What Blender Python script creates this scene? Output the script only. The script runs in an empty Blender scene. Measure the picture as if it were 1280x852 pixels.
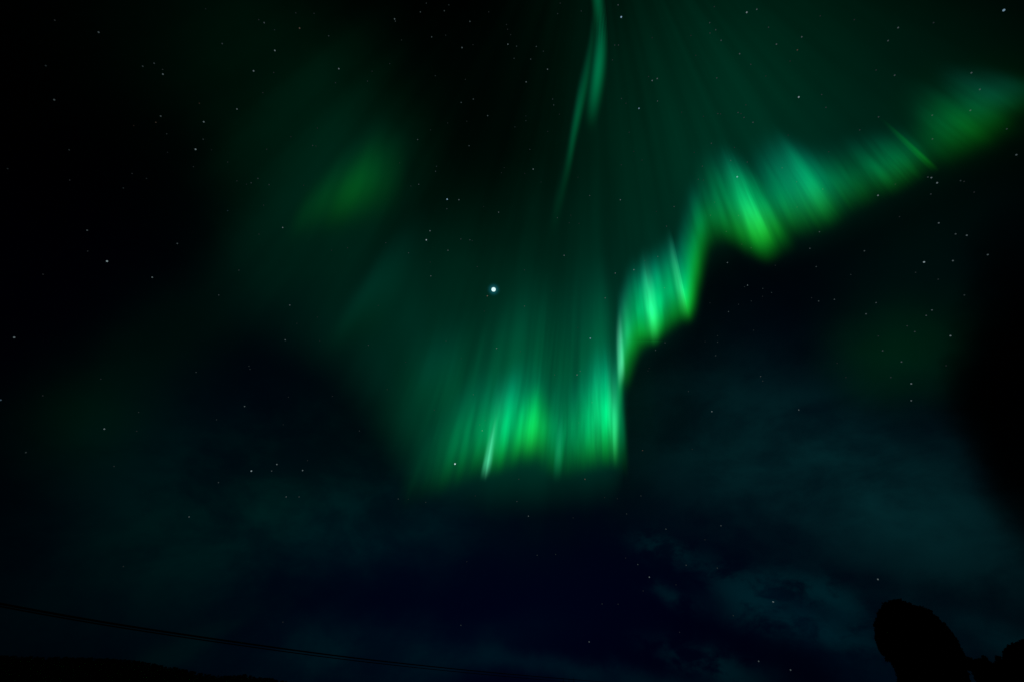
import bpy, bmesh, math, random
import numpy as np
from mathutils import Vector, Matrix, noise

R = math.radians
scene = bpy.context.scene
C = scene.collection

# ------------------------------------------------------------------ camera
EYE = Vector((0.0, 0.0, 1.6))
PITCH = R(39.8)
cam_d = bpy.data.cameras.new("camera")
cam = bpy.data.objects.new("camera", cam_d)
C.objects.link(cam)
cam.location = EYE
cam.rotation_euler = (math.pi / 2 + PITCH, 0, 0)
cam_d.sensor_fit = 'HORIZONTAL'
cam_d.sensor_width = 36.0
FPX = 533.0                                   # focal length in units of a 1280 wide picture
cam_d.lens = 36.0 * FPX / 1280.0
cam_d.clip_start = 0.1
cam_d.clip_end = 2.0e7
scene.camera = cam

CF = np.array([0, math.cos(PITCH), math.sin(PITCH)])      # forward
CU = np.array([0, -math.sin(PITCH), math.cos(PITCH)])     # up
CR = np.array([1.0, 0, 0])


def ray(px, py):
    """unit direction in the world in which the photograph's pixel lies"""
    d = CF + CR * ((px - 640) / FPX) + CU * ((426 - py) / FPX)
    return d / np.linalg.norm(d)


# ------------------------------------------------------------------ colour management, sampling
scene.view_settings.view_transform = 'Standard'
scene.view_settings.look = 'None'
scene.view_settings.exposure = 0.0
scene.view_settings.gamma = 1.0
scene.view_settings.use_curve_mapping = False
scene.render.engine = 'CYCLES'
scene.cycles.use_denoising = False
scene.cycles.transparent_max_bounces = 256
scene.cycles.max_bounces = 4
scene.cycles.sample_clamp_indirect = 0.05

# ------------------------------------------------------------------ world: night sky, diffuse aurora, thin cloud
SUN_ELEV, SUN_AZ = R(-4.0), R(200.0)
world = bpy.data.worlds.new("World")
scene.world = world
world.use_nodes = True
wt = world.node_tree
wn, wl = wt.nodes, wt.links
wn.clear()
VP = np.array([742.0, -190.0])                # where the field lines meet, close to the zenith
BDIR = ray(*VP)                               # direction of the field lines


def math_node(tree, op, a, b=None, c=None, clamp=False):
    n = tree.nodes.new('ShaderNodeMath')
    n.operation = op
    n.use_clamp = clamp
    for i, x in enumerate((a, b, c)):
        if x is None:
            continue
        if isinstance(x, (int, float)):
            n.inputs[i].default_value = x
        else:
            tree.links.new(x, n.inputs[i])
    return n.outputs[0]


def vmath(tree, op, a, b=None, out=0):
    n = tree.nodes.new('ShaderNodeVectorMath')
    n.operation = op
    for i, x in enumerate((a, b)):
        if x is None:
            continue
        if isinstance(x, (tuple, list, np.ndarray)):
            n.inputs[i].default_value = tuple(float(v) for v in x)
        elif isinstance(x, (int, float)):
            n.inputs['Scale'].default_value = x
        else:
            tree.links.new(x, n.inputs['Scale'] if (op == 'SCALE' and i == 1) else n.inputs[i])
    return n.outputs['Value'] if op in ('DOT_PRODUCT', 'LENGTH', 'DISTANCE') else n.outputs[0]


def noise_node(tree, vec, scale, detail=3.0, rough=0.5, dims='3D', dist=0.0):
    n = tree.nodes.new('ShaderNodeTexNoise')
    n.noise_dimensions = dims
    n.inputs['Scale'].default_value = scale
    n.inputs['Detail'].default_value = detail
    n.inputs['Roughness'].default_value = rough
    n.inputs['Distortion'].default_value = dist
    if vec is not None:
        tree.links.new(vec, n.inputs['W'] if dims == '1D' else n.inputs['Vector'])
    return n


def remap(tree, val, a, b, c=0.0, d=1.0, kind='SMOOTHSTEP'):
    n = tree.nodes.new('ShaderNodeMapRange')
    n.interpolation_type = kind
    n.clamp = True if kind == 'LINEAR' else n.clamp
    tree.links.new(val, n.inputs['Value'])
    for k, x in zip(('From Min', 'From Max', 'To Min', 'To Max'), (a, b, c, d)):
        if isinstance(x, (int, float)):
            n.inputs[k].default_value = x
        else:
            tree.links.new(x, n.inputs[k])
    return n.outputs['Result']


tc = wn.new('ShaderNodeTexCoord')
D = tc.outputs['Generated']
# directions nudged by a slow noise, so that no patch has a ruled outline
nz = noise_node(wt, D, 3.2, 4.0, 0.55)
off = vmath(wt, 'SUBTRACT', nz.outputs['Color'], (0.5, 0.5, 0.5))
D_soft = vmath(wt, 'ADD', D, vmath(wt, 'SCALE', off, 0.16))
fine = noise_node(wt, D, 14.0, 4.0, 0.55)
D_wisp = vmath(wt, 'ADD', D, vmath(wt, 'SCALE', vmath(wt, 'SUBTRACT', fine.outputs['Color'], (0.5, 0.5, 0.5)), 0.045))
D_cloud = vmath(wt, 'ADD', D, vmath(wt, 'SCALE', off, 0.18))
# faint rays of the diffuse aurora: noise over the angle round the field line through the eye
e2 = CF - np.dot(CF, BDIR) * BDIR
e2 /= np.linalg.norm(e2)
e1 = np.cross(e2, BDIR)
ang = math_node(wt, 'ARCTAN2', vmath(wt, 'DOT_PRODUCT', D, e1), vmath(wt, 'DOT_PRODUCT', D, e2))
rad = vmath(wt, 'DOT_PRODUCT', D, BDIR)
cv = wn.new('ShaderNodeCombineXYZ')
wl.new(math_node(wt, 'MULTIPLY', ang, 9.0), cv.inputs[0])
wl.new(math_node(wt, 'MULTIPLY', rad, 2.2), cv.inputs[1])
rays_n = noise_node(wt, cv.outputs[0], 1.0, 2.5, 0.5)
rays = remap(wt, rays_n.outputs['Fac'], 0.30, 0.70, 0.83, 1.17)
# cloud texture, stretched along the horizon
cl_v = vmath(wt, 'MULTIPLY', D, (1.0, 1.0, 1.6))
cl_n = noise_node(wt, cl_v, 5.2, 6.0, 0.58, dist=0.2)
cloud = remap(wt, cl_n.outputs['Fac'], 0.32, 0.68, 0.45, 1.30)

pf_n = noise_node(wt, cl_v, 15.0, 5.0, 0.6, dist=0.3)
puff = remap(wt, pf_n.outputs['Fac'], 0.38, 0.60, 0.10, 1.35)

# diffuse aurora over the curtains: where its lower border lies and how strong it is, by the angle round the field line
VEIL = [  # x, y of the border, strength
    (120, 420, .00), (250, 420, .08), (330, 430, .20), (400, 470, .42), (455, 520, .62), (520, 610, .82), (600, 632, 1.0), (690, 630, 1.0), (755, 622, 1.0),
    (776, 600, .95), (783, 500, .95), (800, 448, .95), (830, 428, .95), (866, 402, .90), (884, 330, .9), (905, 312, .9), (960, 322, .95), (1010, 306, .95),
    (1060, 280, .85), (1140, 240, .60), (1200, 205, .45), (1290, 140, .28), (1400, 60, .1)]


def polar(x, y):
    d = ray(x, y)
    return math.atan2(np.dot(d, e1), np.dot(d, e2)), float(np.dot(d, BDIR))


def float_curve(tree, val, pts):
    n = tree.nodes.new('ShaderNodeFloatCurve')
    cu = n.mapping.curves[0]
    n.mapping.use_clip = False
    while len(cu.points) < len(pts):
        cu.points.new(.5, .5)
    for p_, (a_, b_) in zip(cu.points, pts):
        p_.location = (a_, b_)
        p_.handle_type = 'AUTO_CLAMPED'
    n.mapping.update()
    tree.links.new(val, n.inputs['Value'])
    return n.outputs[0]


pol = sorted((*polar(x, y), k) for (x, y, k) in VEIL)
A0, A1 = pol[0][0], pol[-1][0]
a01 = remap(wt, ang, A0, A1, 0.0, 1.0, 'LINEAR')
border = float_curve(wt, a01, [((p[0] - A0) / (A1 - A0), p[1]) for p in pol])
power = float_curve(wt, a01, [((p[0] - A0) / (A1 - A0), p[2]) for p in pol])
above = math_node(wt, 'SUBTRACT', rad, border)
veil = remap(wt, above, -.03, .11)
veil = math_node(wt, 'MULTIPLY', veil, math_node(wt, 'MULTIPLY', power, rays))
veil = math_node(wt, 'MULTIPLY', veil, remap(wt, rad, .72, 1.02, 1.0, .28))

GLOWS = [  # x, y, half width, half height, turn, colour, kind (plain / rays / cloud)
    # diffuse aurora
    (660, 480, 150, 130, 0, (0.0, .0090, .0035), 'rays'),
    (880, 140, 150, 160, 0, (0.0, .0150, .0070), 'rays'),
    (1210, 150, 90, 55, 35, (0.0, .0080, .0010), 'plain'),
    (425, 230, 100, 120, -35, (0.0, .0110, .0050), 'rays'),
    (370, 330, 80, 90, 0, (0.0, .0040, .0020), 'rays'),
    (360, 120, 150, 110, -20, (0.0, .0052, .0024), 'rays'),
    (1125, 435, 75, 55, 20, (0.0, .0105, .0016), 'plain'),
    (1140, 320, 110, 90, 0, (0.0, .0032, .0016), 'plain'),
    (190, 440, 120, 65, 55, (0.0, .0028, .0006), 'plain'),
    (115, 520, 80, 55, 30, (0.0, .0026, .0003), 'plain'),
    # thin cloud lit by the aurora
    (990, 570, 205, 105, -10, (0.0007, .0125, .0122), 'cloud'),
    (1130, 640, 130, 90, 0, (0.0004, .0064, .0066), 'cloud'),
    (935, 748, 42, 30, 0, (0.0, .0062, .0066), 'puff'),
    (990, 728, 46, 20, 10, (0.0, .0058, .0064), 'puff'),
    (1050, 752, 40, 22, -10, (0.0, .0050, .0058), 'puff'),
    (1030, 790, 60, 18, 5, (0.0, .0052, .0060), 'puff'),
    (1060, 800, 120, 40, 0, (0.0, .0030, .0052), 'cloud'),
    (1245, 800, 90, 30, 0, (0.0, .0050, .0062), 'wisp'),
    (835, 690, 48, 16, -8, (0.0, .0062, .0066), 'puff'),
    (840, 745, 34, 11, -10, (0.0, .0048, .0052), 'puff'),
    (890, 830, 60, 18, 0, (0.0, .0062, .0068), 'puff'),
    (335, 625, 180, 95, 10, (0.0, .0085, .0055), 'cloud'),
    (210, 550, 140, 80, 0, (0.0, .0024, .0020), 'cloud'),
    (480, 660, 120, 50, 0, (0.0, .0060, .0058), 'cloud'),
    (470, 815, 150, 40, -4, (0.0, .0062, .0056), 'cloud'),
    (250, 812, 140, 24, 6, (0.0, .0018, .0010), 'cloud'),
    (760, 845, 190, 16, 0, (0.0, .0050, .0058), 'wisp'),
    # deep blue of the clear sky low down
    (640, 760, 520, 200, 0, (0.0, .0003, .0066), 'plain'),
    (1000, 480, 330, 200, 0, (0.0, .0003, .0030), 'plain'),
    (330, 470, 260, 180, 0, (0.0, .0001, .0022), 'plain'),
]
total = None
for (x, y, rx, ry, turn, col, kind) in GLOWS:
    c = ray(x, y)
    t = R(turn)
    ax, ay = np.array([math.cos(t), -math.sin(t)]), np.array([math.sin(t), math.cos(t)])
    px = (ray(x + rx * ax[0], y + rx * ax[1]) - ray(x - rx * ax[0], y - rx * ax[1])) / 2
    py = (ray(x + ry * ay[0], y + ry * ay[1]) - ray(x - ry * ay[0], y - ry * ay[1])) / 2
    v = vmath(wt, 'SUBTRACT', {'cloud': D_cloud, 'wisp': D_wisp, 'puff': D_wisp}.get(kind, D_soft), c)
    a = vmath(wt, 'DOT_PRODUCT', v, px / np.dot(px, px))
    b = vmath(wt, 'DOT_PRODUCT', v, py / np.dot(py, py))
    z = vmath(wt, 'DOT_PRODUCT', v, c * 1.6)
    r2 = math_node(wt, 'ADD', math_node(wt, 'MULTIPLY', a, a), math_node(wt, 'MULTIPLY', b, b))
    r2 = math_node(wt, 'ADD', r2, math_node(wt, 'MULTIPLY', z, z))
    g = math_node(wt, 'POWER', math.exp(-1.0), r2)
    if kind == 'rays':
        g = math_node(wt, 'MULTIPLY', g, rays)
    if kind == 'puff':
        g = math_node(wt, 'MULTIPLY', g, puff)
    if kind in ('cloud', 'wisp'):
        g = math_node(wt, 'MULTIPLY', g, cloud)
    sc_n = wn.new('ShaderNodeVectorMath')
    sc_n.operation = 'SCALE'
    sc_n.inputs[0].default_value = col
    wl.new(g, sc_n.inputs['Scale'])
    total = sc_n.outputs[0] if total is None else vmath(wt, 'ADD', total, sc_n.outputs[0])
# the veil leaves a dark hollow high up beside the ribbon
hv = vmath(wt, 'SUBTRACT', D_soft, ray(605, 165))
hollow = math_node(wt, 'POWER', math.exp(-1.0), math_node(wt, 'MULTIPLY', vmath(wt, 'DOT_PRODUCT', hv, hv), 9.5))
veil = math_node(wt, 'MULTIPLY', veil, math_node(wt, 'SUBTRACT', 1.0, math_node(wt, 'MULTIPLY', hollow, .86)))
# the glow patches fade out towards one edge of the sky
c_ = ray(1300, 520)
px_, py_ = (ray(1390, 520) - ray(1210, 520)) / 2, (ray(1300, 330) - ray(1300, 710)) / 2
kv = vmath(wt, 'SUBTRACT', D_soft, c_)
ka, kb = vmath(wt, 'DOT_PRODUCT', kv, px_ / np.dot(px_, px_)), vmath(wt, 'DOT_PRODUCT', kv, py_ / np.dot(py_, py_))
kr = math_node(wt, 'ADD', math_node(wt, 'MULTIPLY', ka, ka), math_node(wt, 'MULTIPLY', kb, kb))
keep = remap(wt, kr, .15, 2.1, 0.03, 1.0)
total = vmath(wt, 'SCALE', total, keep)
vn = wn.new('ShaderNodeVectorMath')
vn.operation = 'SCALE'
vn.inputs[0].default_value = (0.0, .0235, .0125)
wl.new(veil, vn.inputs['Scale'])
total = vmath(wt, 'ADD', total, vn.outputs[0])
sky = wn.new('ShaderNodeTexSky')
sky.sky_type = 'NISHITA'
sky.sun_disc = False
sky.sun_elevation = SUN_ELEV
sky.sun_rotation = SUN_AZ
sky.ozone_density = 4.0
bg_sky = wn.new('ShaderNodeBackground')
wl.new(sky.outputs[0], bg_sky.inputs[0])
bg_sky.inputs[1].default_value = 0.0015
bg_glow = wn.new('ShaderNodeBackground')
wl.new(total, bg_glow.inputs[0])
bg_glow.inputs[1].default_value = 1.0
addw = wn.new('ShaderNodeAddShader')
wl.new(bg_sky.outputs[0], addw.inputs[0])
wl.new(bg_glow.outputs[0], addw.inputs[1])
outw = wn.new('ShaderNodeOutputWorld')
wl.new(addw.outputs[0], outw.inputs['Surface'])
world.cycles.sampling_method = 'MANUAL'
world.cycles.sample_map_resolution = 256

# the last light of a sun far under the horizon: next to nothing
sun_d = bpy.data.lights.new("sun", 'SUN')
sun_d.energy = 0.0006
sun_d.angle = R(10)
sun_d.color = (0.7, 0.85, 1.0)
sun = bpy.data.objects.new("sun", sun_d)
C.objects.link(sun)
sun.rotation_euler = (R(88), 0, math.pi - SUN_AZ)


# ------------------------------------------------------------------ helpers
def tag(o, label=None, cat=None, group=None, kind=None):
    for k, v in (('label', label), ('category', cat), ('group', group), ('kind', kind)):
        if v:
            o[k] = v
    return o


def link_mesh(name, verts, faces, mat, parent=None, smooth=False):
    me = bpy.data.meshes.new(name)
    me.from_pydata([tuple(v) for v in verts], [], [tuple(f) for f in faces])
    me.update()
    if smooth:
        me.polygons.foreach_set('use_smooth', [True] * len(me.polygons))
    o = bpy.data.objects.new(name, me)
    C.objects.link(o)
    me.materials.append(mat)
    o.parent = parent
    return o


def empty(name, loc):
    o = bpy.data.objects.new(name, None)
    C.objects.link(o)
    o.location = loc
    return o


def surface_material(name, c1, c2, scale=3.0, rough=0.9):
    m = bpy.data.materials.new(name)
    m.use_nodes = True
    t = m.node_tree
    b = t.nodes['Principled BSDF']
    b.inputs['Roughness'].default_value = rough
    b.inputs['Specular IOR Level'].default_value = 0.0
    g = t.nodes.new('ShaderNodeTexCoord')
    n = noise_node(t, g.outputs['Object'], scale, 5.0, 0.6)
    r = t.nodes.new('ShaderNodeValToRGB')
    r.color_ramp.elements[0].position = 0.3
    r.color_ramp.elements[1].position = 0.7
    r.color_ramp.elements[0].color = (*c1, 1)
    r.color_ramp.elements[1].color = (*c2, 1)
    t.links.new(n.outputs['Fac'], r.inputs[0])
    t.links.new(r.outputs[0], b.inputs['Base Color'])
    return m


M_GROUND = surface_material('moorland', (.010, .012, .006), (.025, .024, .012), .4)
M_WOOD = surface_material('scrub', (.006, .010, .004), (.016, .020, .008), .8)
M_LEAF = surface_material('dark_leaves', (.008, .012, .004), (.020, .028, .008), 3.0)
M_BARK = surface_material('bark', (.020, .016, .012), (.045, .038, .030), 9.0)
M_CABLE = surface_material('black_rubber', (.010, .010, .010), (.018, .018, .018), 20.0, 0.6)

# ------------------------------------------------------------------ ground and hill
vs, fs = [(0, 0, 0)], []
rings = [5, 12, 25, 50, 100, 200, 400, 800, 1600, 4000, 12000, 40000]
N = 96
for r in rings:
    for k in range(N):
        a = 2 * math.pi * k / N
        x, y = r * math.cos(a), r * math.sin(a)
        h = 0.0 if r < 8 else (noise.noise(Vector((x, y, 0)) * .05)) * min(.35, r * .01)
        vs.append((x, y, h - (0.0 if r < 1000 else (r / 40000) * 30)))
for k in range(N):
    fs.append((0, 1 + k, 1 + (k + 1) % N))
for j in range(len(rings) - 1):
    for k in range(N):
        a, b = 1 + j * N + k, 1 + j * N + (k + 1) % N
        fs.append((a, a + N, b + N, b))
tag(link_mesh('ground', vs, fs, M_GROUND, smooth=True), kind='structure')

HILL_D = 900.0
RIDGE = [(-420, 800), (-200, 812), (-60, 817), (0, 818), (60, 820), (120, 821), (170, 824), (210, 831),
         (245, 839), (268, 843), (290, 843.5), (308, 842), (322, 846), (332, 845.5), (345, 848), (356, 850), (372, 856), (410, 864), (500, 874)]


def ridge_point(px, dist):
    y = float(np.interp(px, [p[0] for p in RIDGE], [p[1] for p in RIDGE]))
    d = ray(px, y)
    k = dist / math.hypot(d[0], d[1])
    return np.array([d[0] * k, d[1] * k, EYE.z + d[2] * k])


vs, fs = [], []
cols = np.linspace(-420, 500, 231)
prof = [(-420, 0.0), (-320, .10), (-220, .30), (-120, .62), (-50, .90), (0, 1.0), (70, .93), (180, .6), (330, .2), (450, 0)]
for px in cols:
    p = ridge_point(px, HILL_D)
    u = np.array([p[0], p[1]]) / HILL_D
    for (dd, hf) in prof:
        q = u * (HILL_D + dd)
        n = noise.noise(Vector((q[0] * .02, q[1] * .02, 3))) * 2.0 * hf * (1 - hf) * 2
        vs.append((q[0], q[1], max(-1.0, (p[2] - 3.4) * hf + n - 1.0 * (1 - hf))))
P = len(prof)
for i in range(len(cols) - 1):
    for j in range(P - 1):
        a = i * P + j
        fs.append((a, a + P, a + P + 1, a + 1))
tag(link_mesh('hill', vs, fs, M_GROUND, smooth=True), kind='structure')

# low scrub woodland over the hill, read as one mass
rng = random.Random(5)


def leaf_quads(pts, size, rnd, vs, fs):
    for p in pts:
        a = Vector((rnd.gauss(0, 1), rnd.gauss(0, 1), rnd.gauss(0, 1))).normalized()
        b = a.orthogonal().normalized()
        c = a.cross(b)
        s = size * rnd.uniform(.6, 1.4)
        i = len(vs)
        P_ = Vector(p)
        vs += [P_ - b * s, P_ - c * s * .55, P_ + b * s, P_ + c * s * .55]
        fs.append((i, i + 1, i + 2, i + 3))


vs, fs = [], []
for _ in range(900):
    px = rng.uniform(-400, 470)
    dd = rng.choice([0, 0, 0, rng.uniform(-200, 20)]) + rng.uniform(-12, 12)
    p = ridge_point(px, HILL_D)
    u = np.array([p[0], p[1]]) / HILL_D
    hf = float(np.interp(dd, [q[0] for q in prof], [q[1] for q in prof]))
    z0 = (p[2] - 3.6) * hf - 1.0 * (1 - hf)
    q = u * (HILL_D + dd)
    h = rng.uniform(2.2, 3.9)
    w = rng.uniform(1.8, 3.4)
    pts = []
    for _k in range(46):
        t = rng.random() ** .8
        a, rr = rng.uniform(0, 2 * math.pi), w * math.sqrt(rng.random()) * (1 - .55 * t * t)
        pts.append((q[0] + math.cos(a) * rr, q[1] + math.sin(a) * rr, z0 + t * h))
    leaf_quads(pts, .75, rng, vs, fs)
tag(link_mesh('scrub_woods', vs, fs, M_WOOD), kind='stuff')


# ------------------------------------------------------------------ trees
def tube(path, radii, seg=8):
    vs, fs = [], []
    path = [Vector(p) for p in path]
    for i, p in enumerate(path):
        t = (path[min(i + 1, len(path) - 1)] - path[max(i - 1, 0)]).normalized()
        a = t.orthogonal().normalized() if abs(t.z) > .9 else t.cross(Vector((0, 0, 1))).normalized()
        b = t.cross(a)
        for k in range(seg):
            w = 2 * math.pi * k / seg
            vs.append(p + (a * math.cos(w) + b * math.sin(w)) * radii[i])
    for i in range(len(path) - 1):
        for k in range(seg):
            a, b = i * seg + k, i * seg + (k + 1) % seg
            fs.append((a, b, b + seg, a + seg))
    fs.append(tuple(range(seg))[::-1])
    fs.append(tuple(range((len(path) - 1) * seg, len(path) * seg)))
    return vs, fs


def broad_tree(name, dist, lobes, base_px, trunk_r, label, cat, seed, leaf=.085, density=260, limbs=True):
    """lobes: (x, y, rx, ry) of each leafy mass of the crown as seen from the eye, built at its real size at DIST, as deep as it is wide"""
    rnd = random.Random(seed)
    d = ray(base_px, 880)
    k = dist / math.hypot(d[0], d[1])
    base = Vector((d[0] * k, d[1] * k, 0.0))
    root = empty(name, base)
    tag(root, label, cat)
    right = Vector((d[1], -d[0], 0)).normalized()
    deep = Vector((d[0], d[1], 0)).normalized()
    vs, fs = [], []
    centres = []
    for li, (x, y, rx, ry) in enumerate(lobes):
        dd = ray(x, y)
        c = Vector(EYE) + Vector(dd) * (dist / math.hypot(dd[0], dd[1])) + deep * rnd.uniform(-.4, .4) - base
        ppm = (Vector(ray(x + 10, y)) * 1.0 - Vector(ray(x - 10, y))).length / 20 * (dist / math.hypot(dd[0], dd[1]))
        ppv = (Vector(ray(x, y + 10)) * 1.0 - Vector(ray(x, y - 10))).length / 20 * (dist / math.hypot(dd[0], dd[1]))
        a, h = rx * ppm, ry * ppv
        centres.append((c, a, h))
        # knobbly heart of the lobe: dense twigs and leaves one cannot see through
        bm = bmesh.new()
        bmesh.ops.create_icosphere(bm, subdivisions=4, radius=1.0)
        i0 = len(vs)
        for v in bm.verts:
            n = v.co.normalized()
            f = .90 + .09 * noise.noise(n * 2.6 + Vector((seed, li, 0))) + .05 * noise.noise(n * 8 + Vector((li, seed, 0)))
            vs.append(c + (right * n.x * a + deep * n.y * a + Vector((0, 0, 1)) * n.z * h) * f)
        for f_ in bm.faces:
            fs.append(tuple(i0 + v.index for v in f_.verts))
        bm.free()
        # leaves in a shell, in tufts of uneven reach
        n_l = int(density * 4 * math.pi * a * h)
        pts = []
        for _ in range(n_l):
            n = Vector((rnd.gauss(0, 1), rnd.gauss(0, 1), rnd.gauss(0, 1))).normalized()
            f = .93 + .09 * noise.noise(n * 2.6 + Vector((seed, li, 0))) + .07 * noise.noise(n * 8 + Vector((li, seed, 0))) + abs(rnd.gauss(0, .025)) * min(1.0, 2.2 / max(a, .2))
            pts.append(c + (right * n.x * a + deep * n.y * a + Vector((0, 0, 1)) * n.z * h) * f)
        leaf_quads(pts, leaf, rnd, vs, fs)
    link_mesh('crown', vs, fs, M_LEAF, root)
    top = centres[0][0]
    mid = Vector((top.x * .4, top.y * .4, top.z * .45))
    tv, tf = tube([Vector((0, 0, -.15)), Vector((0, 0, .5)), mid, top], [trunk_r * 1.35, trunk_r, trunk_r * .7, trunk_r * .25])
    for (c, a, h) in centres[1:] if limbs else []:
        s = Vector((0, 0, .5)).lerp(mid, rnd.uniform(.3, 1))
        v2, f2 = tube([s, s.lerp(c, .5) + Vector((0, 0, .2)), c], [trunk_r * .5, trunk_r * .32, trunk_r * .15])
        o_ = len(tv)
        tv += v2
        tf += [tuple(i + o_ for i in f) for f in f2]
    link_mesh('trunk', tv, tf, M_BARK, root, smooth=True)
    return root


broad_tree('tree', 40.0,
           [(1138, 790, 38, 38.5), (1138, 803, 43, 40), (1152, 799, 43, 43), (1160, 806, 40, 38), (1155, 818, 46, 40), (1163, 840, 44, 44), (1176, 812, 26, 24),
            (1166, 868, 44, 30), (1206, 828, 9, 8), (1213, 826, 6, 5)],
           1165, .22, 'dense round-topped tree leaning over, a large black silhouette in the corner', 'tree', 3)
broad_tree('shrub', 38.0,
           [(1240, 850, 20, 25), (1224, 834, 9, 9), (1232.5, 826, 4, 6), (1251, 828, 5, 8), (1258, 842, 16, 15), (1212, 860, 10, 8)],
           1240, .09, 'low black shrub with a knobbly top filling the dip between two tree silhouettes', 'shrub', 8, leaf=.07)
broad_tree('tree', 42.0,
           [(1288, 842, 28, 34), (1302, 830, 30, 30), (1330, 850, 40, 44), (1270, 858, 16, 24)],
           1305, .2, 'black tree cut off by the frame, only its rounded flank showing beside the low shrub', 'tree', 14)


def conifer(px, py_top, dist, label):
    d = ray(px, py_top)
    k = dist / math.hypot(d[0], d[1])
    base = Vector((d[0] * k, d[1] * k, 0))
    H = EYE.z + d[2] * k
    root = empty('conifer', base)
    tag(root, label, 'conifer', 'distant conifer tips')
    rnd = random.Random(int(px))
    vs, fs = [], []
    for t in np.linspace(.15, 1.0, 26):
        rr = (1 - t) * H * .16 + .12
        for k_ in range(9):
            a = rnd.uniform(0, 2 * math.pi)
            z = t * H
            q = Vector((math.cos(a), math.sin(a), 0))
            s = q.cross(Vector((0, 0, 1)))
            i = len(vs)
            w = rr * .42
            vs += [Vector((0, 0, z + .12)), q * rr * .6 + s * w + Vector((0, 0, z - rr * .35)), q * rr + Vector((0, 0, z - rr * .7)), q * rr * .6 - s * w + Vector((0, 0, z - rr * .35))]
            fs.append((i, i + 1, i + 2, i + 3))
    link_mesh('crown', vs, fs, M_LEAF, root)
    tv, tf = tube([Vector((0, 0, -.1)), Vector((0, 0, H * .5)), Vector((0, 0, H * .97))], [H * .02, H * .013, H * .003])
    link_mesh('trunk', tv, tf, M_BARK, root, smooth=True)


conifer(704, 846.5, 210, 'tip of a distant conifer on the skyline, nearest of three to the cables')
conifer(711, 847, 214, 'tip of a distant conifer on the skyline, the middle one of three in a row')
conifer(717, 846.5, 208, 'tip of a distant conifer on the skyline, the last of three beyond the cables')

# ------------------------------------------------------------------ overhead cables
CAB = [(-160, 722), (-60, 743), (0, 755), (60, 766), (120, 776.5), (180, 786), (240, 795), (300, 803.5), (360, 812), (420, 820), (480, 827), (540, 833.5), (600, 839.5), (660, 845), (720, 850), (800, 856), (900, 862)]


def cable(dy, radius, label):
    # the cable hangs in one upright plane that runs from near the house out over the moor
    dl, dr = ray(-60, 743), ray(700, 848)
    A = np.array([dl[0], dl[1]]) / math.hypot(dl[0], dl[1]) * 19.0
    B = np.array([dr[0], dr[1]]) / math.hypot(dr[0], dr[1]) * 62.0
    n = np.array([-(B - A)[1], (B - A)[0]])
    pts = []
    xs = np.linspace(-160, 900, 90)
    for x in xs:
        y = float(np.interp(x, [c[0] for c in CAB], [c[1] for c in CAB])) + dy
        pts.append((x, y))
    ys = np.convolve(np.pad([p[1] for p in pts], 4, mode='reflect', reflect_type='odd'), np.ones(9) / 9, mode='valid')
    path = []
    for (x, _), y in zip(pts, ys):
        d = ray(x, y)
        t = np.dot(A, n) / np.dot([d[0], d[1]], n)
        path.append(np.array([0, 0, EYE.z]) + d * t)
    v, f = tube(path, [radius] * len(path), 8)
    tag(link_mesh('overhead_cable', v, f, M_CABLE, smooth=True), label, 'cable')


cable(-1.0, .026, 'upper of two black overhead cables slanting across the sky above the dark hill')
cable(2.4, .017, 'lower and thinner of two overhead cables slanting across the sky above the dark hill')


# ------------------------------------------------------------------ aurora curtains
GAIN = 1.9
ALT = 100000.0          # the lower border of the curtains lies a hundred kilometres up


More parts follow.
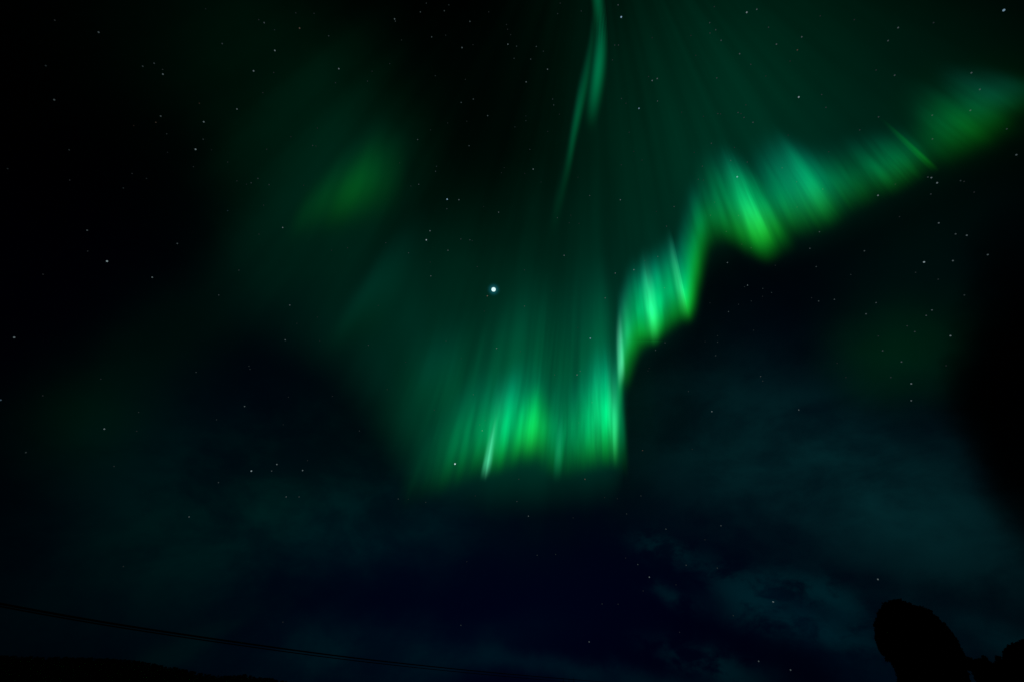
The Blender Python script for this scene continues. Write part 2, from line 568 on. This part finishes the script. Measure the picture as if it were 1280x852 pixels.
def aurora_material(name, ray_scale, ray_low, ray_high, fall=1.6, top=(0.0, .62, .36), mid=(0.0, 1.0, .27), low=(.01, 1.0, .02), border=.34):
    """light of thin glowing air: adds to what lies behind. Attributes: v is height over the lower border, u length along it, activity the
    strength of each field line, softness how far the lower border fades, tint how far the line turns to the pale mint of strong rays"""
    m = bpy.data.materials.new(name)
    m.use_nodes = True
    m.cycles.emission_sampling = 'NONE'
    t = m.node_tree
    t.nodes.clear()

    def attr(n):
        a = t.nodes.new('ShaderNodeAttribute')
        a.attribute_name = n
        return a.outputs['Fac']
    u, v, act, soft, tint = (attr(n) for n in ('u', 'v', 'activity', 'softness', 'tint'))
    rise = remap(t, v, 0.0, soft)
    rise = math_node(t, 'POWER', rise, 1.3)
    left = math_node(t, 'SUBTRACT', 1.0, v, clamp=True)
    fallv = math_node(t, 'POWER', left, fall)
    fallv = math_node(t, 'MULTIPLY', fallv, remap(t, v, .5, 1.0, 1.0, 0.0))
    cv = t.nodes.new('ShaderNodeCombineXYZ')
    t.links.new(u, cv.inputs[0])
    t.links.new(math_node(t, 'MULTIPLY', v, 0.35), cv.inputs[1])
    n1 = noise_node(t, cv.outputs[0], ray_scale, 3.5, 0.6)
    r = remap(t, n1.outputs['Fac'], .32, .68, ray_low, ray_high)
    s = math_node(t, 'MULTIPLY', math_node(t, 'MULTIPLY', act, rise), math_node(t, 'MULTIPLY', fallv, r))
    # oxygen green, yellower at the lower border, tealer high up
    vs_ = remap(t, v, 0.0, border)
    mix1 = t.nodes.new('ShaderNodeMix'); mix1.data_type = 'RGBA'
    t.links.new(vs_, mix1.inputs[0])
    mix1.inputs[6].default_value = (*low, 1); mix1.inputs[7].default_value = (*mid, 1)
    mix2 = t.nodes.new('ShaderNodeMix'); mix2.data_type = 'RGBA'
    t.links.new(remap(t, v, border * .8, .8), mix2.inputs[0])
    t.links.new(mix1.outputs[2], mix2.inputs[6]); mix2.inputs[7].default_value = (*top, 1)
    mix3 = t.nodes.new('ShaderNodeMix'); mix3.data_type = 'RGBA'
    t.links.new(tint, mix3.inputs[0])
    t.links.new(mix2.outputs[2], mix3.inputs[6]); mix3.inputs[7].default_value = (.22, .90, .58, 1)
    em = t.nodes.new('ShaderNodeEmission')
    t.links.new(mix3.outputs[2], em.inputs[0])
    t.links.new(s, em.inputs[1])
    tr = t.nodes.new('ShaderNodeBsdfTransparent')
    ad = t.nodes.new('ShaderNodeAddShader')
    t.links.new(em.outputs[0], ad.inputs[0]); t.links.new(tr.outputs[0], ad.inputs[1])
    o = t.nodes.new('ShaderNodeOutputMaterial')
    t.links.new(ad.outputs[0], o.inputs['Surface'])
    return m


def smooth_curve(pts, n):
    """Catmull-Rom through the rows of PTS, N samples spaced evenly along the first two columns"""
    p = np.array(pts, float)
    q = np.vstack([2 * p[0] - p[1], p, 2 * p[-1] - p[-2]])
    out = []
    for i in range(1, len(q) - 2):
        for t in np.linspace(0, 1, 40, endpoint=False):
            a, b, c, d = q[i - 1], q[i], q[i + 1], q[i + 2]
            row = .5 * (2 * b + (c - a) * t + (2 * a - 5 * b + 4 * c - d) * t * t + (3 * b - a - 3 * c + d) * t ** 3)
            lo, hi = np.minimum(b, c), np.maximum(b, c)
            row[2:] = np.clip(row[2:], lo[2:], hi[2:])      # the strengths do not overshoot
            sm = t * t * (3 - 2 * t)
            row[3] = b[3] + (c[3] - b[3]) * sm
            out.append(row)
    out.append(q[-2])
    out = np.array(out)
    s = np.concatenate([[0], np.cumsum(np.hypot(*np.diff(out[:, :2], axis=0).T))])
    k = np.linspace(0, s[-1], n)
    return np.stack([np.interp(k, s, out[:, j]) for j in range(out.shape[1])], axis=1), k


def curtain(pts, thick, mat, label, layers=5, cols=None, seed=0, rows=8, field=None):
    """PTS: lower border as (x, y, reach, activity, softness, tint): the points of the border as seen from the eye, carried out to ALT; REACH how
    far up the field line the light goes. Several sheets side by side make the curtain THICK."""
    p = np.array(pts, float)
    L = np.hypot(*np.diff(p[:, :2], axis=0).T).sum()
    cols = cols or int(max(60, min(620, L * 1.3)))
    c, s = smooth_curve(p, cols)
    tan = np.gradient(c[:, :2], axis=0)
    tan /= np.linalg.norm(tan, axis=1)[:, None] + 1e-9
    nor = np.stack([-tan[:, 1], tan[:, 0]], axis=1)
    vp = VP if field is None else np.array(field, float)     # the field leans a little from place to place
    bdir = ray(*vp)
    offs = np.linspace(-1.3, 1.3, layers) if layers > 1 else np.array([0.0])
    wts = np.exp(-offs ** 2); wts /= wts.sum()
    V, F, A = [], [], {k: [] for k in ('u', 'v', 'activity', 'softness', 'tint')}
    for li, (o_, w) in enumerate(zip(offs, wts)):
        i0 = len(V)
        for i in range(cols):
            x, y, reach, act, soft, tint = c[i]
            x, y = (x, y) + nor[i] * o_ * thick
            d = ray(x, y)
            foot = d * ((ALT - EYE.z) / d[2]) + np.array([0, 0, EYE.z])
            depth = np.dot(foot - np.array(EYE), CF)
            f = min(.85, reach / np.hypot(vp[0] - x, vp[1] - y))
            h = f / (1 - f) * depth / np.dot(bdir, CF)
            for j in range(rows + 1):
                vv = j / rows
                V.append(foot + bdir * h * vv)
                A['u'].append(s[i] * .02 + seed * 7.3)
                A['v'].append(vv)
                A['activity'].append(act * w * GAIN)
                A['softness'].append(soft)
                A['tint'].append(tint)
        for i in range(cols - 1):
            for j in range(rows):
                a = i0 + i * (rows + 1) + j
                F.append((a, a + rows + 1, a + rows + 2, a + 1))
    o = link_mesh('aurora_curtain', V, F, mat)
    for k, vals in A.items():
        at = o.data.attributes.new(k, 'FLOAT', 'POINT')
        at.data.foreach_set('value', np.array(vals, np.float32))
    tag(o, label, 'aurora')
    return o


A_RAYED = aurora_material('aurora_rayed', 2.6, .55, 1.34, fall=2.1)
A_FOLD = aurora_material('aurora_fold', 1.9, .55, 1.30)
A_SOFT = aurora_material('aurora_soft', 2.2, .62, 1.3, fall=2.1, low=(.03, .95, .0), border=.42)
A_RAY = aurora_material('aurora_ray', 1.0, .9, 1.1, fall=1.0, mid=(0.02, 1.0, .45), low=(.0, .9, .28))
A_YELLOW = aurora_material('aurora_low', 1.2, .8, 1.2, fall=1.2, top=(0, .9, .10), mid=(.01, .95, .05), low=(.03, .95, .0))
A_PATCH = aurora_material('aurora_patch', 1.6, .60, 1.28, fall=2.6, top=(0, .7, .30), mid=(.005, .95, .13), low=(.02, .95, .0), border=.5)
A_TALL = aurora_material('aurora_tall', 1.7, .55, 1.35, fall=2.2, top=(0, .70, .36), mid=(0, .95, .30), low=(.01, .95, .03), border=.3)
A_TEAL = aurora_material('aurora_teal', 1.1, .8, 1.15, fall=1.4, top=(0, .62, .42), mid=(0, .80, .42), low=(0, .95, .15))
A_RIBBON = aurora_material('aurora_ribbon', .6, .9, 1.1, fall=1.1, top=(0, .7, .35), mid=(0, .95, .32), low=(0, .95, .26))

# x, y, reach, activity, softness, tint
curtain([(482, 650, 130, .0, .6, 0), (512, 644, 160, .045, .6, 0), (540, 632, 190, .14, .52, 0), (560, 622, 195, .19, .46, 0), (578, 614, 190, .24, .44, 0),
         (592, 606, 175, .26, .42, 0), (606, 603, 170, .58, .42, .04), (622, 600, 175, .66, .42, .0), (642, 594, 175, .46, .42, 0), (662, 592, 170, .30, .42, 0),
         (680, 600, 165, .21, .42, 0), (696, 605, 165, .26, .42, 0), (715, 604, 170, .24, .42, 0), (732, 598, 180, .52, .42, 0),
         (747, 595, 190, .92, .42, .02), (759, 592, 190, 1.02, .40, 0), (769, 592, 190, .62, .38, .08), (777, 598, 180, .20, .42, 0), (788, 606, 160, .0, .42, 0)],
        4, A_RAYED, 'long green rayed curtain along the lowest edge of the aurora, beneath the brightest star', layers=7, seed=1)

curtain([(440, 560, 240, .0, .4, 0), (480, 590, 270, .014, .4, 0), (520, 620, 300, .04, .4, 0), (565, 622, 310, .060, .38, 0), (610, 608, 310, .085, .36, 0), (650, 600, 310, .078, .36, 0),
         (690, 606, 310, .060, .36, 0), (730, 602, 320, .080, .36, 0), (755, 596, 320, .11, .36, 0), (772, 592, 310, .08, .36, 0), (792, 590, 320, .0, .36, 0)],
        8, A_TALL, 'tall hazy veil of faint rays rising far above the lowest rayed curtain', layers=7, seed=18)

curtain([(630, 584, 90, .0, .5, 0), (648, 582, 110, .20, .45, 0), (661, 580, 115, .36, .45, 0), (673, 582, 110, .18, .45, 0), (690, 586, 90, .0, .5, 0)],
        6, A_YELLOW, 'yellow-green glow beside the mint spike in the lowest curtain', layers=5, seed=15)

curtain([(766, 590, 90, .0, .4, .1), (771, 587, 150, .30, .35, .25), (774, 560, 150, .22, .35, .1), (777, 520, 150, .22, .3, .05), (780, 488, 140, .36, .3, .1), (786, 462, 130, .42, .35, .08),
         (797, 440, 130, .40, .35, .0), (808, 436, 130, .50, .35, .0), (820, 436, 140, .95, .32, .10), (830, 426, 130, .74, .35, .0),
         (840, 416, 130, .30, .38, 0), (850, 408, 130, .36, .35, 0), (859, 403, 130, .74, .3, .14), (865, 400, 120, .40, .3, .0),
         (872, 372, 120, .20, .4, 0), (878, 342, 110, .16, .45, 0), (886, 320, 110, .14, .5, 0), (900, 310, 110, .10, .6, 0), (916, 314, 120, .10, .6, 0), (930, 318, 120, .0, .5, 0)],
        3.0, A_FOLD, 'brightest green curtain folding steeply along the edge of the dark gap, with hanging ray tips', layers=7, seed=2)

curtain([(776, 500, 60, .0, .5, 0), (786, 488, 80, .16, .5, 0), (796, 458, 80, .22, .5, 0), (806, 442, 60, .16, .5, 0), (825, 432, 50, .06, .5, 0), (850, 412, 50, .10, .5, 0), (866, 403, 70, .28, .4, 0),
         (875, 374, 80, .26, .5, 0), (882, 345, 80, .20, .5, 0), (890, 322, 80, .13, .6, 0), (904, 314, 80, .10, .7, 0), (918, 316, 80, .07, .6, 0), (940, 326, 80, .12, .5, 0), (962, 332, 80, .26, .5, 0), (985, 322, 80, .10, .5, 0), (1005, 312, 80, .0, .5, 0)],
        5, A_YELLOW, 'thin yellow-green border lining the dark gap along the bright folded curtain', layers=5, seed=9)

curtain([(890, 318, 130, .0, .5, 0), (908, 312, 150, .10, .4, 0), (925, 316, 165, .16, .36, 0), (940, 318, 165, .28, .33, 0), (953, 319, 168, .70, .31, .02), (966, 317, 170, .84, .30, .02),
         (978, 312, 160, .34, .33, 0), (992, 306, 150, .18, .35, .0), (1012, 302, 160, .20, .36, .0), (1032, 296, 170, .27, .34, .0), (1050, 286, 170, .26, .34, .0),
         (1066, 274, 140, .14, .38, 0), (1085, 266, 130, .10, .4, 0), (1110, 254, 125, .13, .4, 0), (1133, 243, 120, .17, .4, 0), (1154, 230, 115, .14, .4, 0), (1170, 219, 110, .07, .42, 0),
         (1190, 211, 110, .045, .45, 0), (1215, 200, 140, .05, .38, 0), (1242, 184, 160, .065, .36, 0), (1262, 170, 150, .045, .36, 0), (1280, 156, 150, .045, .36, 0), (1300, 142, 100, .03, .5, 0), (1340, 115, 110, .0, .5, 0)],
        5.5, A_SOFT, 'broad green arm of the aurora rising away from the fold with a bright slanting patch', layers=7, seed=3)

curtain([(975, 296, 130, .0, .45, 0), (1000, 298, 150, .07, .45, 0), (1025, 294, 160, .14, .45, .03), (1045, 288, 160, .17, .45, .03), (1062, 278, 150, .10, .45, 0), (1080, 270, 130, .03, .5, 0), (1096, 262, 110, .0, .5, 0)],
        11, A_TEAL, 'soft blue-green rays beside the bright slanting patch of the arm', layers=9, seed=16)

curtain([(1180, 226, 100, .0, .5, 0), (1205, 212, 105, .02, .5, 0), (1226, 200, 120, .036, .4, 0), (1250, 188, 125, .044, .4, 0), (1270, 174, 110, .02, .4, 0), (1300, 158, 100, .0, .5, .0)],
        10, A_YELLOW, 'dim olive-green glow near the end of the arm beyond the thin streak', layers=9, seed=4)
curtain([(1236, 168, 90, .0, .5, 0), (1262, 154, 130, .025, .36, .1), (1280, 143, 135, .05, .34, .1), (1298, 133, 120, .03, .4, .1), (1325, 118, 90, .0, .5, 0)],
        9, A_TEAL, 'small teal glow at the very end of the arm by the frame edge', layers=9, seed=17)

curtain([(1169, 221, 80, .0, .4, 0), (1173, 219, 105, .05, .34, 0), (1176, 217, 110, .075, .3, 0), (1179, 214, 80, .0, .4, 0)],
        1.0, A_YELLOW, 'single thin slanting yellow-green streak crossing above the dim end of the arm', layers=5, seed=5)

curtain([(598, 602, 60, .0, .35, .3), (603, 603, 85, .26, .35, .4), (606, 603, 95, .48, .3, .55), (608, 601, 85, .26, .35, .4), (613, 596, 60, .0, .35, .3)],
        1.6, A_RAY, 'short pale mint spike at the lower tip of the aurora above the brighter lone star', layers=5, seed=6)

curtain([(772, 496, 90, .0, .35, .4), (776, 490, 105, .26, .3, .7), (779, 484, 105, .32, .3, .7), (783, 474, 95, .0, .3, .4)],
        1.2, A_RAY, 'narrow pale mint ray hanging beside the sharp bend of the bright curtain', layers=3, seed=7)

curtain([(689, 608, 90, .0, .4, .0), (694, 608, 110, .08, .4, .1), (697, 607, 110, .08, .4, .1), (703, 605, 90, .0, .4, 0)],
        1.6, A_RAY, 'lone thin green ray standing between the two bright groups of the lowest curtain', layers=5, seed=8)

curtain([(682, 310, 90, .0, .5, 0), (694, 300, 110, .012, .5, 0), (704, 262, 120, .022, .4, 0), (712, 222, 110, .060, .35, 0), (719, 186, 100, .072, .35, 0), (729, 146, 90, .058, .35, 0),
         (737, 106, 80, .038, .4, 0), (742, 60, 70, .03, .4, 0), (742, 0, 60, .03, .4, 0), (740, -60, 60, .02, .4, 0)],
        3.0, A_RIBBON, 'narrow wavering green ribbon dropping from the top edge of the sky', layers=7, seed=10)
curtain([(736, 178, 60, .0, .4, 0), (740, 164, 80, .12, .4, 0), (747, 136, 90, .24, .4, .0), (752, 104, 90, .28, .4, 0), (753, 70, 85, .27, .4, 0), (749, 34, 80, .24, .4, 0), (744, -6, 70, .21, .4, 0), (741, -60, 60, .1, .4, 0)],
        6.5, A_RIBBON, 'wider bulging fold of pale green light beside the narrow ribbon at the top', layers=9, seed=11)

curtain([(345, 306, 110, .0, .36, 0), (364, 304, 150, .026, .36, 0), (382, 302, 170, .058, .36, 0), (400, 300, 180, .074, .36, 0), (420, 297, 185, .076, .36, 0), (440, 294, 180, .058, .36, 0), (462, 290, 170, .030, .36, 0), (496, 282, 140, .0, .36, 0)],
        14, A_PATCH, 'isolated soft green patch with slanting rays away from the main curtains', layers=11, seed=12, field=(610, -170))

curtain([(380, 462, 150, .0, .45, 0), (412, 456, 220, .024, .45, 0), (438, 452, 230, .024, .45, 0), (470, 456, 200, .006, .5, 0), (500, 515, 150, .012, .5, 0), (522, 522, 150, .030, .5, 0), (540, 522, 150, .022, .5, 0), (565, 528, 120, .0, .5, 0)],
        12, A_TEAL, 'faint green rays standing between the isolated patch and the lowest curtain', layers=7, seed=13)

# ------------------------------------------------------------------ stars
SR = 3.0e6
RAW = []


def block(x0, y0, k, txt):
    for w in txt.split():
        a = w.split(',')
        RAW.append((x0 + float(a[0]) / k, y0 + float(a[1]) / k, float(a[2]), a[3] if len(a) > 3 else 'w'))


block(0, 0, 2.9372, "362,119,.5 755,33,.2 201,75,.15 168,242,.3 199,367,.5 254,551,.3 28,620,.25 256,662,.1 320,846,.5 453,691,.3 538,656,.25 491,462,.2,o 572,450,.35,o 590,427,.5 612,492,.3 615,560,.2 718,549,.8 748,448,.7 746,512,.35 776,551,.2 732,380,.3,o 836,596,.15 710,613,.15 870,401,.6 931,261,.7 1009,186,.6 816,161,.4 970,84,.4 1008,110,.2 1100,104,.45,o 1206,133,.2 1244,253,.6 1230,304,.2 1165,471,.2 1148,535,.3 1160,537,.2 979,549,.2 947,656,.4 922,672,.4 905,677,.25 988,679,.3 968,754,.3 836,774,.35,b 1038,836,.6 524,244,.4 566,233,.4 598,273,.6 597,256,.2 965,341,.2 1005,267,.2 1153,50,.2 1086,48,.2 950,73,.2 485,638,.15 870,665,.15 1115,681,.15 1068,503,.15")
block(400, 0, 2.8444, "265,68,.5 268,76,.3 357,43,.35 442,39,.35 458,18,.25 378,12,.25 533,77,.4 397,132,.4 290,143,.15 31,128,.3 67,245,.6 55,295,.25 169,289,.25 185,254,.2 248,227,.2 505,170,.5 447,126,.2 668,158,.5 667,105,.2 663,88,.2 678,124,.15 699,165,.3 769,166,.35 794,183,.25 749,211,.35 690,208,.3 809,247,.5 733,292,.5 827,353,.3 831,374,.35 545,353,.4 502,365,.4 596,412,.45 410,270,.25 517,283,.2 732,430,.25 726,430,.2 693,452,.25 732,413,.15 851,407,.2 810,468,.2 454,438,.15 393,463,.2 347,497,.4 530,519,.4 746,532,.3 758,602,.6 655,597,.2 728,617,.2 414,592,.3 411,610,.35 351,656,.4 323,662,.25 283,580,.15 452,709,1.0,b 494,711,.55 451,743,.35 635,755,.5 391,821,.6 582,735,.15 1071,61,1.0,b 1060,18,.4 1048,161,.3 1061,161,.3 1040,214,.25 1181,287,.55 1199,280,.5 1168,273,.25 1200,360,.4 1072,351,.3 1088,368,.25 1134,386,.8,b 1099,471,.25 1145,570,.25 1116,539,.2 1071,587,.25 1068,711,.55 959,696,.4 844,775,.35 917,631,.2 1259,735,.4 1196,752,.2 1232,805,.35 921,795,.25 886,793,.25 892,766,.2 1181,135,.2 929,40,.25 845,49,.25 854,12,.2 600,43,.2 544,160,.15 786,648,.15 522,432,.15 645,615,.15")
block(850, 0, 2.9372, "245,46,.7 282,35,.45 126,25,.25 109,84,.35 131,110,.35 110,122,.3 151,149,.4 219,198,.45 260,237,.3 40,131,.2 135,287,.35 325,101,.3 354,163,.45 447,136,.45 431,184,.4,o 404,225,.2 58,204,.2 436,357,.8 520,348,.3 536,395,.3 801,102,.45 764,150,.4 763,155,.2 720,258,.25 788,277,.4 931,84,.25 1189,38,.9,b 1070,268,.45 1101,329,.4 1066,406,.4 926,424,.35 927,511,.35 729,430,.35 660,478,.3 242,386,.25 213,414,.35 224,418,.25 235,432,.35 268,450,.4 139,418,.3 149,419,.25 86,428,.2 115,527,.35 200,542,.25 52,560,.2 82,611,.3 186,590,.35 247,596,.3 210,650,.9,b 67,659,.3 86,662,.2 112,791,.3 127,743,.2 375,617,.3 428,668,.25 524,695,.3 430,761,.2 215,792,.3 546,558,.2 727,718,.6 791,677,.2 923,653,.55 910,651,.35 944,672,.6 921,713,.3 1030,664,.3 1043,667,.2 1080,706,.2 950,819,.5 1235,569,.45 1200,474,.3 806,796,.2 397,497,.15 315,280,.15 6,413,.2 640,73,.2 515,59,.2")
block(0, 280, 2.9372, "393,137,.8 559,196,.55 651,72,.5 322,100,.2 158,185,.15 52,416,.6 2,645,.5,b 383,751,.6 95,837,.3 157,629,.15 509,690,.25 502,759,.15 720,543,.3 795,717,.25 898,668,.5 914,521,.25 918,532,.25 1047,425,.5 1064,298,.5 1090,365,.2 803,261,.35 877,170,.3 951,38,.3 1174,428,.15 1040,735,.15 1059,634,.15 1220,633,.15 1217,97,.2 1165,342,.15 370,568,.12")
block(400, 280, 2.8444, "392,25,.4 378,57,.9 455,94,.5 392,136,.25 394,185,.5 315,103,.35 234,67,.3 98,85,.25 40,94,.2 501,54,.35 533,57,.4 541,60,.25 559,152,.3 595,256,.6,o 584,310,.25 727,164,.3 868,112,.55 823,239,.25 727,292,.4 1050,175,.55 1116,163,.6 1014,263,.5 1201,116,.4 1155,131,.2 1225,227,.3 917,368,.2 961,406,.9,b 628,441,.55 448,415,.25 502,477,.2 713,452,.2 172,430,.35 207,290,.2 834,535,.3 914,535,.6 925,522,.4 545,605,.35 406,660,.25 239,587,.25 140,734,.3 44,611,.2 967,633,.3 920,705,.2 568,712,.3 577,733,.55 1193,448,.4 1227,421,.35 1170,512,.2 1166,521,.2 1148,802,.35,o 1052,716,.2 1233,8,.3 587,697,.2 305,490,.15")
block(850, 280, 2.9372, "174,142,.5 248,225,.5 237,231,.25 304,237,.3 336,252,.3 178,322,.4 262,283,.25 215,295,.25 110,290,.2 303,266,.2 270,390,.25 138,433,.3 138,410,.25 92,431,.2 131,482,.35 117,687,.6 31,613,.3 436,681,.5 296,558,.4 304,575,.3 512,29,.4 477,90,.4 500,157,.35 677,99,.4 627,186,.25 567,277,.4 509,283,.4 483,271,.2 720,289,.4 683,330,.45 896,140,.8 1002,135,.5 1002,128,.3 1130,113,.45 1053,42,.5 1012,37,.4 948,203,.25 1044,261,.3 925,316,.45 904,336,.4 834,374,.3 862,395,.35 728,411,.25 744,464,.4 813,505,.45 774,562,.3 849,585,.6 849,647,.5 993,410,.6 977,519,.2 865,178,.25 261,88,.3 227,75,.2 170,28,.3 577,510,.2 609,562,.15 45,825,.2 350,152,.2")
block(0, 560, 2.9186, "917,82,.8 1010,58,.6 991,82,.4 1104,80,.6 1122,44,.2 1044,176,.45 1091,176,.35 797,124,.35 690,249,.45 416,65,.25 1032,633,.2 450,430,.15")
block(400, 560, 2.8444, "480,55,1.3 278,179,.35 314,180,.15 376,191,.3 552,168,.2 700,188,.35 741,240,.5 942,109,.5,o 1147,7,.4,o 1141,168,.3 1090,232,.3 1012,174,.2 1230,286,.4 900,246,.2 1171,457,.55 1130,412,.35 1149,506,.2 772,379,.3 838,376,.25 522,402,.2 501,628,.3 1003,552,.25 957,687,.45 1060,553,.2 707,109,.3 1057,178,.2")
block(700, 650, 2.2069, "588,224,.6 877,162,.55 348,123,.35 247,156,.5 434,131,.3 293,22,.35 444,14,.4 548,388,.45 636,412,.45 81,334,.35 478,262,.25 116,230,.2 213,121,.25 181,103,.2 320,177,.15 330,308,.15 400,53,.2")

STARS = []
for s_ in sorted(RAW, key=lambda q: -q[2]):
    if all((s_[0] - q[0]) ** 2 + (s_[1] - q[1]) ** 2 > 8 for q in STARS) and (s_[0] - 617) ** 2 + (s_[1] - 362) ** 2 > 60:
        STARS.append(s_)

M_STAR = bpy.data.materials.new('starlight')
M_STAR.use_nodes = True
M_STAR.cycles.emission_sampling = 'NONE'
t = M_STAR.node_tree
t.nodes.clear()
oi = t.nodes.new('ShaderNodeObjectInfo')
em = t.nodes.new('ShaderNodeEmission')
t.links.new(oi.outputs['Color'], em.inputs[0])
t.links.new(math_node(t, 'MULTIPLY', oi.outputs['Alpha'], 1.0), em.inputs[1])
om = t.nodes.new('ShaderNodeOutputMaterial')
t.links.new(em.outputs[0], om.inputs[0])

bm = bmesh.new()
bmesh.ops.create_icosphere(bm, subdivisions=2, radius=1.0)
star_me = bpy.data.meshes.new('star')
bm.to_mesh(star_me)
bm.free()
star_me.materials.append(M_STAR)

UNIQUE = {  # approximate place: what singles that star out
    (568.8, 579.3): 'bright pale star just beside the lower tip of the mint aurora spike',
    (776.5, 21.4): 'bright bluish star close to the wide fold at the top of the sky',
    (558.9, 249.3): 'bright white star with a fainter companion close by, above the brightest star',
    (573.7, 250.0): 'fainter companion star next to a bright white one above the brightest star',
    (532.9, 300.0): 'bright white star diagonally above the brightest star of the sky',
    (737.9, 422.7): 'bluish star on the green veil just beside the brightest curtain fold',
    (921.5, 221.3): 'clear blue star just above the bright slanting patch of the aurora arm',
    (998.4, 121.5): 'bright white star high over the broad arm of the aurora',
    (1254.8, 12.9): 'bright bluish star in the top corner beyond the aurora arm',
    (798.7, 135.7): 'blue star on the dim green veil between the ribbon and the arm',
    (933.4, 15.7): 'white star with a dimmer neighbour at the top edge over the green veil',
    (133.8, 326.6): 'white star alone in the black sky away from all aurora',
    (244.4, 186.9): 'brightest of the loose string of stars in the black upper corner',
    (254.7, 152.5): 'second star of the loose string in the black upper corner',
    (1155.1, 327.7): 'white star in the dark beneath the arm, brightest in that gap',
    (314.2, 588.1): 'brightest star of the small flat group over the cloud near the hill',
    (346.1, 579.9): 'top star of the small flat group over the cloud near the hill',
    (378.3, 587.4): 'end star of the small flat group over the cloud near the hill',
    (966.4, 751.5): 'white star low in the sky under the thin cloud wisps',
    (1097.4, 723.4): 'white star just above the black leaning tree',
    (889.8, 513.9): 'white star on the edge of the thin cloud under the dark gap',
    (1139.1, 479.2): 'upper of two white stars below the faint lone green patch',
    (1139.1, 500.3): 'lower of two white stars below the faint lone green patch',
    (130.4, 535.7): 'white star low over the hill on the edge of the dim cloud',
    (17.7, 421.6): 'white star at the very edge of the frame in the black sky',
    (811.7, 720.7): 'white star between two small cloud wisps low in the navy sky',
    (736.5, 801.5): 'dim star lowest over the horizon in the navy sky',
}


def region(x, y):
    if y > 600 and x < 430: return 'faint star shining through the dim cloud above the cables and hill', 'faint stars over the hill'
    if y > 610: return 'faint star in the navy sky low under the aurora', 'faint stars in the low navy sky'
    if x < 330 and y < 600: return 'faint star in the black part of the sky far from the aurora', 'faint stars in the black sky'
    if y < 330 and x < 470: return 'faint star around the isolated soft green patch', 'faint stars round the isolated patch'
    if y < 240 and x < 735: return 'faint star in the dark hollow between isolated patch and narrow ribbon', 'faint stars in the dark hollow'
    if y < 320 and x < 850: return 'faint star on the dim green veil around the narrow ribbon', 'faint stars round the ribbon'
    edge = float(np.interp(x, [780, 850, 880, 960, 1060, 1140, 1280], [470, 405, 310, 315, 275, 235, 130]))
    if x > 780 and y < edge: return 'faint star on the green veil above the broad aurora arm', 'faint stars above the arm'
    if x > 780: return 'faint star in the dark gap under the broad aurora arm', 'faint stars in the dark gap'
    return 'faint star on the green veil around the brightest star', 'faint stars round the brightest star'


TINT = {'w': (.72, .95, 1.0), 'b': (.45, .75, 1.0), 'o': (1.0, .72, .55)}
PXM = SR / FPX                                  # metres to one pixel of the photograph, at the distance of the stars


def star_style(mag):
    return (.42 + .36 * mag) * PXM, .007 + .42 * mag ** 2.4


rng = random.Random(11)
rest_v, rest_f = [], []
for i, (x, y, mag, colr) in enumerate(STARS):
    rad_, lum = star_style(mag)
    p = Vector(ray(x, y)) * SR
    if x < 330 and y < 320:
        lum *= .6                                  # stars in this corner are dimmer
    col = TINT[colr]
    if i < 299:
        o = bpy.data.objects.new('star', star_me)
        o.location = p
        o.scale = (rad_,) * 3
        o.color = (*[c * lum for c in col], 1.0)
        C.objects.link(o)
        near = [k for k in UNIQUE if (k[0] - x) ** 2 + (k[1] - y) ** 2 < 12]
        if near:
            tag(o, UNIQUE[near[0]], 'star')
        else:
            lab, grp = region(x, y)
            tag(o, lab, 'star', grp)
    else:
        k0 = len(rest_v)
        rest_v += [p + v.co * rad_ for v in star_me.vertices]
        rest_f += [tuple(k0 + q for q in f.vertices) for f in star_me.polygons]
if rest_v:
    o = link_mesh('faint_stars', rest_v, rest_f, M_STAR)
    o.color = (.014, .016, .017, 1)
    tag(o, kind='stuff')

# the brightest star, its light spread by thin air put in as a glowing sphere
root = empty('star', Vector(ray(617, 362)) * SR)
tag(root, 'the brightest star of the sky, white with a small cyan halo, above the lowest curtain', 'star')
o = bpy.data.objects.new('core', star_me)
o.scale = (2.7 * PXM,) * 3
o.color = (.75, 1.05, 1.0, 1.0)
C.objects.link(o)
o.parent = root
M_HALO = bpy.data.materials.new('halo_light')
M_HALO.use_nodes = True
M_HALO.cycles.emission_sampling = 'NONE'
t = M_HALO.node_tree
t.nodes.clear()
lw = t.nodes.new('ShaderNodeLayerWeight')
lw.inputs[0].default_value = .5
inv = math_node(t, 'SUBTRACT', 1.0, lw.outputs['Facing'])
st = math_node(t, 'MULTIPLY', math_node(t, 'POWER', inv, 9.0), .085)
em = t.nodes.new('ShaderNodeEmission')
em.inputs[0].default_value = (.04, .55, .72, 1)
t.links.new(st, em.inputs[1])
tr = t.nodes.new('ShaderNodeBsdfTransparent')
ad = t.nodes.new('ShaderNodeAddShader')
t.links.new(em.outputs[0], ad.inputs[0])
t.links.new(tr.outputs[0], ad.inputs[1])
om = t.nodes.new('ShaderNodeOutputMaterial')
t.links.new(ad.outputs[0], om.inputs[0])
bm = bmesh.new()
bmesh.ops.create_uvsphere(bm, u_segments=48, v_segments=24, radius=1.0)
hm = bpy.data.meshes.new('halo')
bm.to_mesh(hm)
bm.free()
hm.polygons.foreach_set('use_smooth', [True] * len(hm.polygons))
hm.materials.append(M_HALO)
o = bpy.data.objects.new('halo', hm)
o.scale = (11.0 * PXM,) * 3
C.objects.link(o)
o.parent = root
